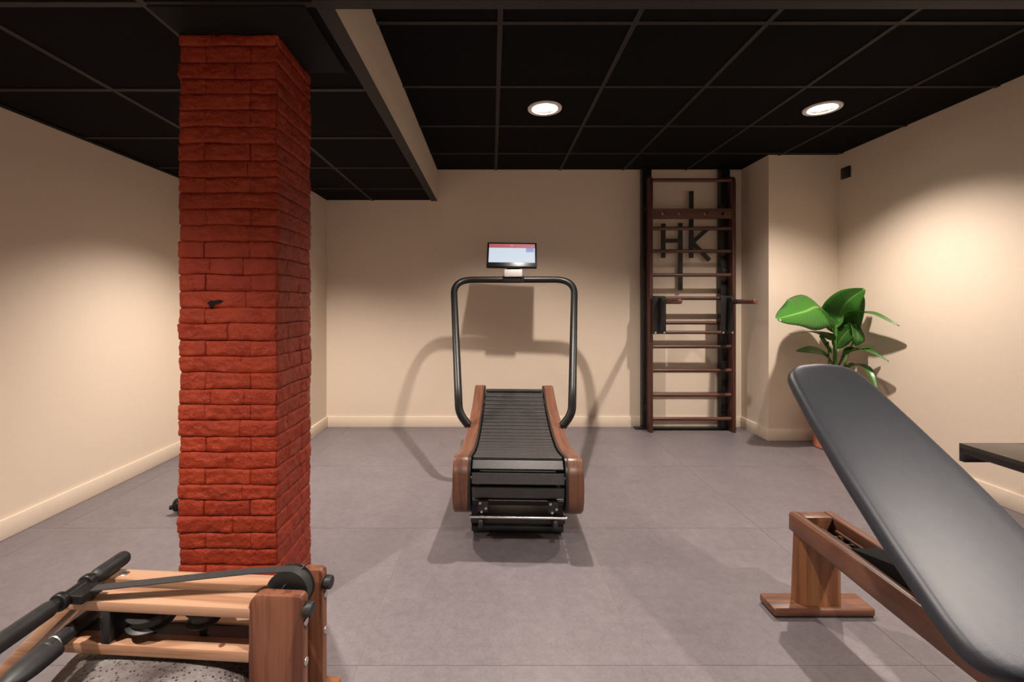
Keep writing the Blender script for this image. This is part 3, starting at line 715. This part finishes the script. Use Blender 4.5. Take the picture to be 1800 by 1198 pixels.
A_, B_ = (0, .965-BY, .372), (0, 1.742-BY, .938)
hws = [(0, .185), (.12, .200), (.30, .199), (.52, .188), (.72, .168), (.88, .148), (.96, .134), (1.0, .128)]
pd, nn = pad('backrest_pad', A_, B_, hws, .052, be, M['leather'])
d_ = (Vector(B_)-Vector(A_)).normalized()
mtb = Matrix((( 1, 0, 0, A_[0]), (0, d_.y, nn.y, A_[1]), (0, d_.z, nn.z, A_[2]), (0, 0, 0, 1)))
box('pad_board', -.10, .10, .07, .80, -.064, -.052, M['steel_black'], be, bevel=.003, mat4=mtb)
prism('support_strut', [(-.28, .352), (-.30, .325), (-.62, .325), (-.60, .46), (-.17, .77), (-.15, .76), (-.46, .42)], -.044, .044, 'yz', M['black_board'], be, bevel=.002)
prism('strut_foot', [(-.225, .355), (-.245, .34), (-.60, .34), (-.60, .44)], -.0485, .0485, 'yz', M['black_board'], be, bevel=.002)
pad('seat_pad', (0, .52-BY, .425), (0, .945-BY, .405), [(0, .14), (.5, .16), (1, .165)], .052, be, M['leather'])
box('seat_board', -.05, .05, .54-BY, .92-BY, .335, .372, M['steel_black'], be, bevel=.003)
box('post', -.08, .08, .43-BY, .51-BY, .034, .26, M['wal_z'], be, bevel=.006)
box('foot_plate', -.24, .24, .41-BY, .53-BY, .004, .036, M['wal_x'], be, bevel=.010, seg=3)
box('foot_pad', -.23, .23, .42-BY, .52-BY, 0, .005, M['rubber'], be)

# ------------------------------------------------------------------ water rowing machine
rw = thing('water_rower', (-.407, .995, 0), 'wooden water rowing machine with round tank and black strap in the left foreground', 'rowing machine', rotz=R(-4))
def roundpost(name, x0, x1, y0, y1, z0, z1, mat):
    r = .028; pr = [(x1, z0), (x0, z0)]
    for k in range(7): a = R(180-90*k/6); pr.append((x0+r+r*math.cos(a), z1-r+r*math.sin(a)))
    r2 = .012
    for k in range(5): a = R(90-90*k/4); pr.append((x1-r2+r2*math.cos(a), z1-r2+r2*math.sin(a)))
    return prism(name, pr, y0, y1, 'xz', mat, rw, bevel=.003)
NV, FV = (0.0, .026), (.100, .124)
roundpost('head_post', -.124, -.002, *NV, .0, .530, M['redwal'])
roundpost('head_post', -.124, -.002, *FV, .0, .530, M['redwal'])
for (v0, v1) in ((.000, .056), (.082, .124)):
    pr = [(-.118, v0), (-.118, v1), (-.552+(v1-v0)*.0, v1), (-.552, v0)]
    prism('top_rail', pr, .477, .4995, 'xy', M['oak_x'], rw, bevel=.0022)
    # sloping foot rail mitred to the top rail
    pr2 = [(-.5525, .4995), (-.540, .477), (-.93, .092), (-.95, .105)]
    prism('foot_rail', pr2, v0, v1, 'xz', M['oak_x'], rw, bevel=.0022)
for (v0, v1) in ((.000, .040), (.086, .124)):
    prism('lower_rail', [(-.124, v0), (-.124, v1), (-.60, v1), (-.60, v0)], .381, .405, 'xy', M['oak_x'], rw, bevel=.002)
for v in (.028, .103):
    lathe('cap_screw', [(.001, .0030), (.008, .0028), (.0105, .001), (.0105, 0)], M['screw'], rw, n=18, c=(-.505, v, .4995), close=False)
rod('cap_screw', (-.13-.065, .015, .4045), (-.13-.065, .015, .4062), .006, M['wal_y'], rw, n=14)
# rubber bumpers and bolts on the right edges of the posts
for v, zz in ((.013, .507), (.112, .506)):
    rod('bumper', (-.006, v, zz-.010), (.016, v, zz-.010), .0155, M['rubber'], rw, n=20, rnd=.005)
    for z3 in (zz-.038, zz-.125): rod('cap_screw', (-.003, v, z3), (.0015, v, z3), .0085, M['screw'], rw, n=16, rnd=.002)
# strap wheel
whl = lathe('strap_wheel', [(.012, -.020), (.046, -.020), (.049, -.018), (.044, -.014), (.043, .014), (.049, .018), (.046, .020), (.012, .020)], M['tube_black'], rw, n=40, c=(-.062, .063, .507), axis='y', close=False)
rod('wheel_axle', (-.062, .02, .507), (-.062, .104, .507), .012, M['steel_black'], rw, n=14)
def ribbon(name, pts, wv, th, mat, parent):
    pts = [Vector(p) for p in pts]; bm = bmesh.new(); rings = []
    for i, p in enumerate(pts):
        d = (pts[min(i+1, len(pts)-1)]-pts[max(i-1, 0)]).normalized(); s = Vector((0, 1, 0)); s = (s-d*s.dot(d)).normalized(); n_ = d.cross(s)
        rings.append([bm.verts.new(p+s*a*wv/2+n_*b*th/2) for a, b in ((-1, -1), (1, -1), (1, 1), (-1, 1))])
    for a, b in zip(rings, rings[1:]):
        for k in range(4): bm.faces.new((a[k], a[(k+1) % 4], b[(k+1) % 4], b[k]))
    bm.faces.new(rings[0]); bm.faces.new(rings[-1]); return done(name, bm, mat, parent)
sp = [(-.488, .004, .526), (-.44, .012, .529), (-.30, .034, .538), (-.15, .054, .5495)]
sp += [(-.062+.0455*math.cos(R(a)), .063, .507+.0455*math.sin(R(a))) for a in range(98, -61, -12)]
ribbon('strap', sp, .0245, .0022, M['belt'], rw)
bm = bmesh.new(); add_tube(bm, [(-.085, .030, .497), (-.062, .045, .530), (-.030, .086, .557)], .0022, 8); done('strap_clip', bm, M['steel_black'], rw)
# handle across the rails
def HX(v): return -.5302-.0689*v
HZ = .5185
hd = rod('handle', (HX(.125), .125, HZ), (HX(-.26), -.26, HZ), .0125, M['tube_black'], rw, n=20)
rod('handle_grip', (HX(.150), .150, HZ), (HX(.046), .046, HZ), .0178, M['grip'], hd, n=24, rnd=.016)
rod('handle_grip', (HX(-.046), -.046, HZ), (HX(-.31), -.31, HZ), .0178, M['grip'], hd, n=24, rnd=.016)
for v in (.034, -.034): rod('grip_collar', (HX(v+.008), v+.008, HZ), (HX(v-.008), v-.008, HZ), .0195, M['tube_black'], hd, n=24, rnd=.004)
box('strap_clasp', HX(0)-.010, HX(0)+.045, -.026, .026, HZ-.012, HZ+.008, M['tube_black'], hd, bevel=.004)
# foot bar with padded paddle
fb = rod('foot_bar', (-.560, .085, .418), (-.552, -.045, .418), .0165, M['grip'], rw, n=22, rnd=.006)
bm = bmesh.new()
for i in range(11):
    t = i/10; y = -.028-.105*t; e = math.sqrt(max(0.02, 1-((t-.35)/.66)**2)) if t > .35 else 1
    ring = [bm.verts.new((-.553 + .030*e*math.cos(2*math.pi*k/20), y, .412-.008*t + .020*e*math.sin(2*math.pi*k/20))) for k in range(20)]
    if i:
        for k in range(20): bm.faces.new((prev[k], prev[(k+1) % 20], ring[(k+1) % 20], ring[k]))
    else: bm.faces.new(ring)
    prev = ring
bm.faces.new(prev); done('heel_paddle', bm, M['grip'], fb)
lathe('bar_ring', [(.0172, -.002), (.0185, 0), (.0172, .002)], M['screw'], fb, n=24, c=(-.552, -.024, .418), axis='y', close=False)
# pulleys and dark hardware between the rails
for (x, v, r, z0) in ((-.385, .045, .046, .428), (-.265, .055, .034, .430)):
    lathe('pulley', [(.001, 0), (r, 0), (r+.003, .004), (r-.006, .010), (r-.006, .022), (r+.003, .028), (r, .033), (.001, .033)], M['rubber'], rw, n=36, c=(x, v, z0), close=False)
    rod('pulley_axle', (x, v, .40), (x, v, .478), .009, M['steel_black'], rw, n=12)
box('hardware_block', -.468, -.446, .0, .10, .405, .477, M['steel_black'], rw, bevel=.002)
box('hardware_plate', -.60, -.13, .040, .086, .384, .400, M['steel_black'], rw)
ribbon('bungee', [(-.335, .062, .445), (-.13, .062, .452)], .012, .004, M['belt'], rw)
# tank
tk = lathe('water_tank', [(.001, .372), (.10, .370), (.17, .362), (.215, .346), (.240, .318), (.250, .28), (.250, .14), (.235, .10), (.001, .095)], M['tank'], rw, n=72, c=(-.352, .062, 0), close=False)
lathe('tank_seam', [(.250, .205), (.262, .209), (.262, .221), (.250, .225)], M['plastic'], tk, n=72, c=(-.352, .062, 0), close=False)
# bottom frame, cross bar, seat rails, seat
box('cross_foot', -.13, -.055, -.22, .345, .0, .080, M['ash_y'], rw, bevel=.006)
box('cross_foot', -1.72, -1.65, -.12, .24, .0, .070, M['oak_y'], rw, bevel=.006)
for v in (-.028, .124): box('base_rail', -1.70, -.02, v, v+.028, .030, .095, M['oak_x'], rw, bevel=.003)
for v in (.0, .100): box('seat_rail', -1.70, -.80, v-.02, v+.012, .10, .20, M['oak_x'], rw, bevel=.003)
box('seat_end', -1.73, -1.70, -.03, .124, .03, .22, M['wal_z'], rw, bevel=.003)
st = box('seat', -1.35, -1.12, -.10, .20, .235, .275, M['leather'], rw, bevel=.015, seg=3)
box('seat_carriage', -1.32, -1.15, -.03, .12, .20, .237, M['steel_black'], rw, bevel=.003)

# ------------------------------------------------------------------ equipment foot beyond the pillar
ef = thing('equipment_foot', (-1.525, 2.58, 0), 'black tubular equipment foot with rounded end cap poking out behind the pillar', 'gym equipment')
rod('foot_tube', (-.205, -.02, .048), (.20, .02, .048), .030, M['tube_black'], ef, n=20)
rod('end_cap', (-.235, -.023, .048), (-.200, -.020, .048), .036, M['plastic'], ef, n=24, rnd=.010)
rod('end_cap', (.200, .020, .048), (.235, .023, .048), .036, M['plastic'], ef, n=24, rnd=.010)
for s in (-1, 1):
    lathe('leveller', [(.001, 0), (.026, 0), (.028, .008), (.012, .016), (.012, .022), (.001, .022)], M['rubber'], ef, n=20, c=(s*.19, s*.019, 0), close=False)
rod('adjuster_knob', (-.252, -.045, .040), (-.228, -.030, .040), .012, M['plastic'], ef, n=16, rnd=.004)
box('foot_mount', -.05, .05, -.04, .30, .055, .085, M['steel_black'], ef, bevel=.004)
box('rear_foot', -.14, .14, .27, .33, 0, .06, M['steel_black'], ef, bevel=.008)
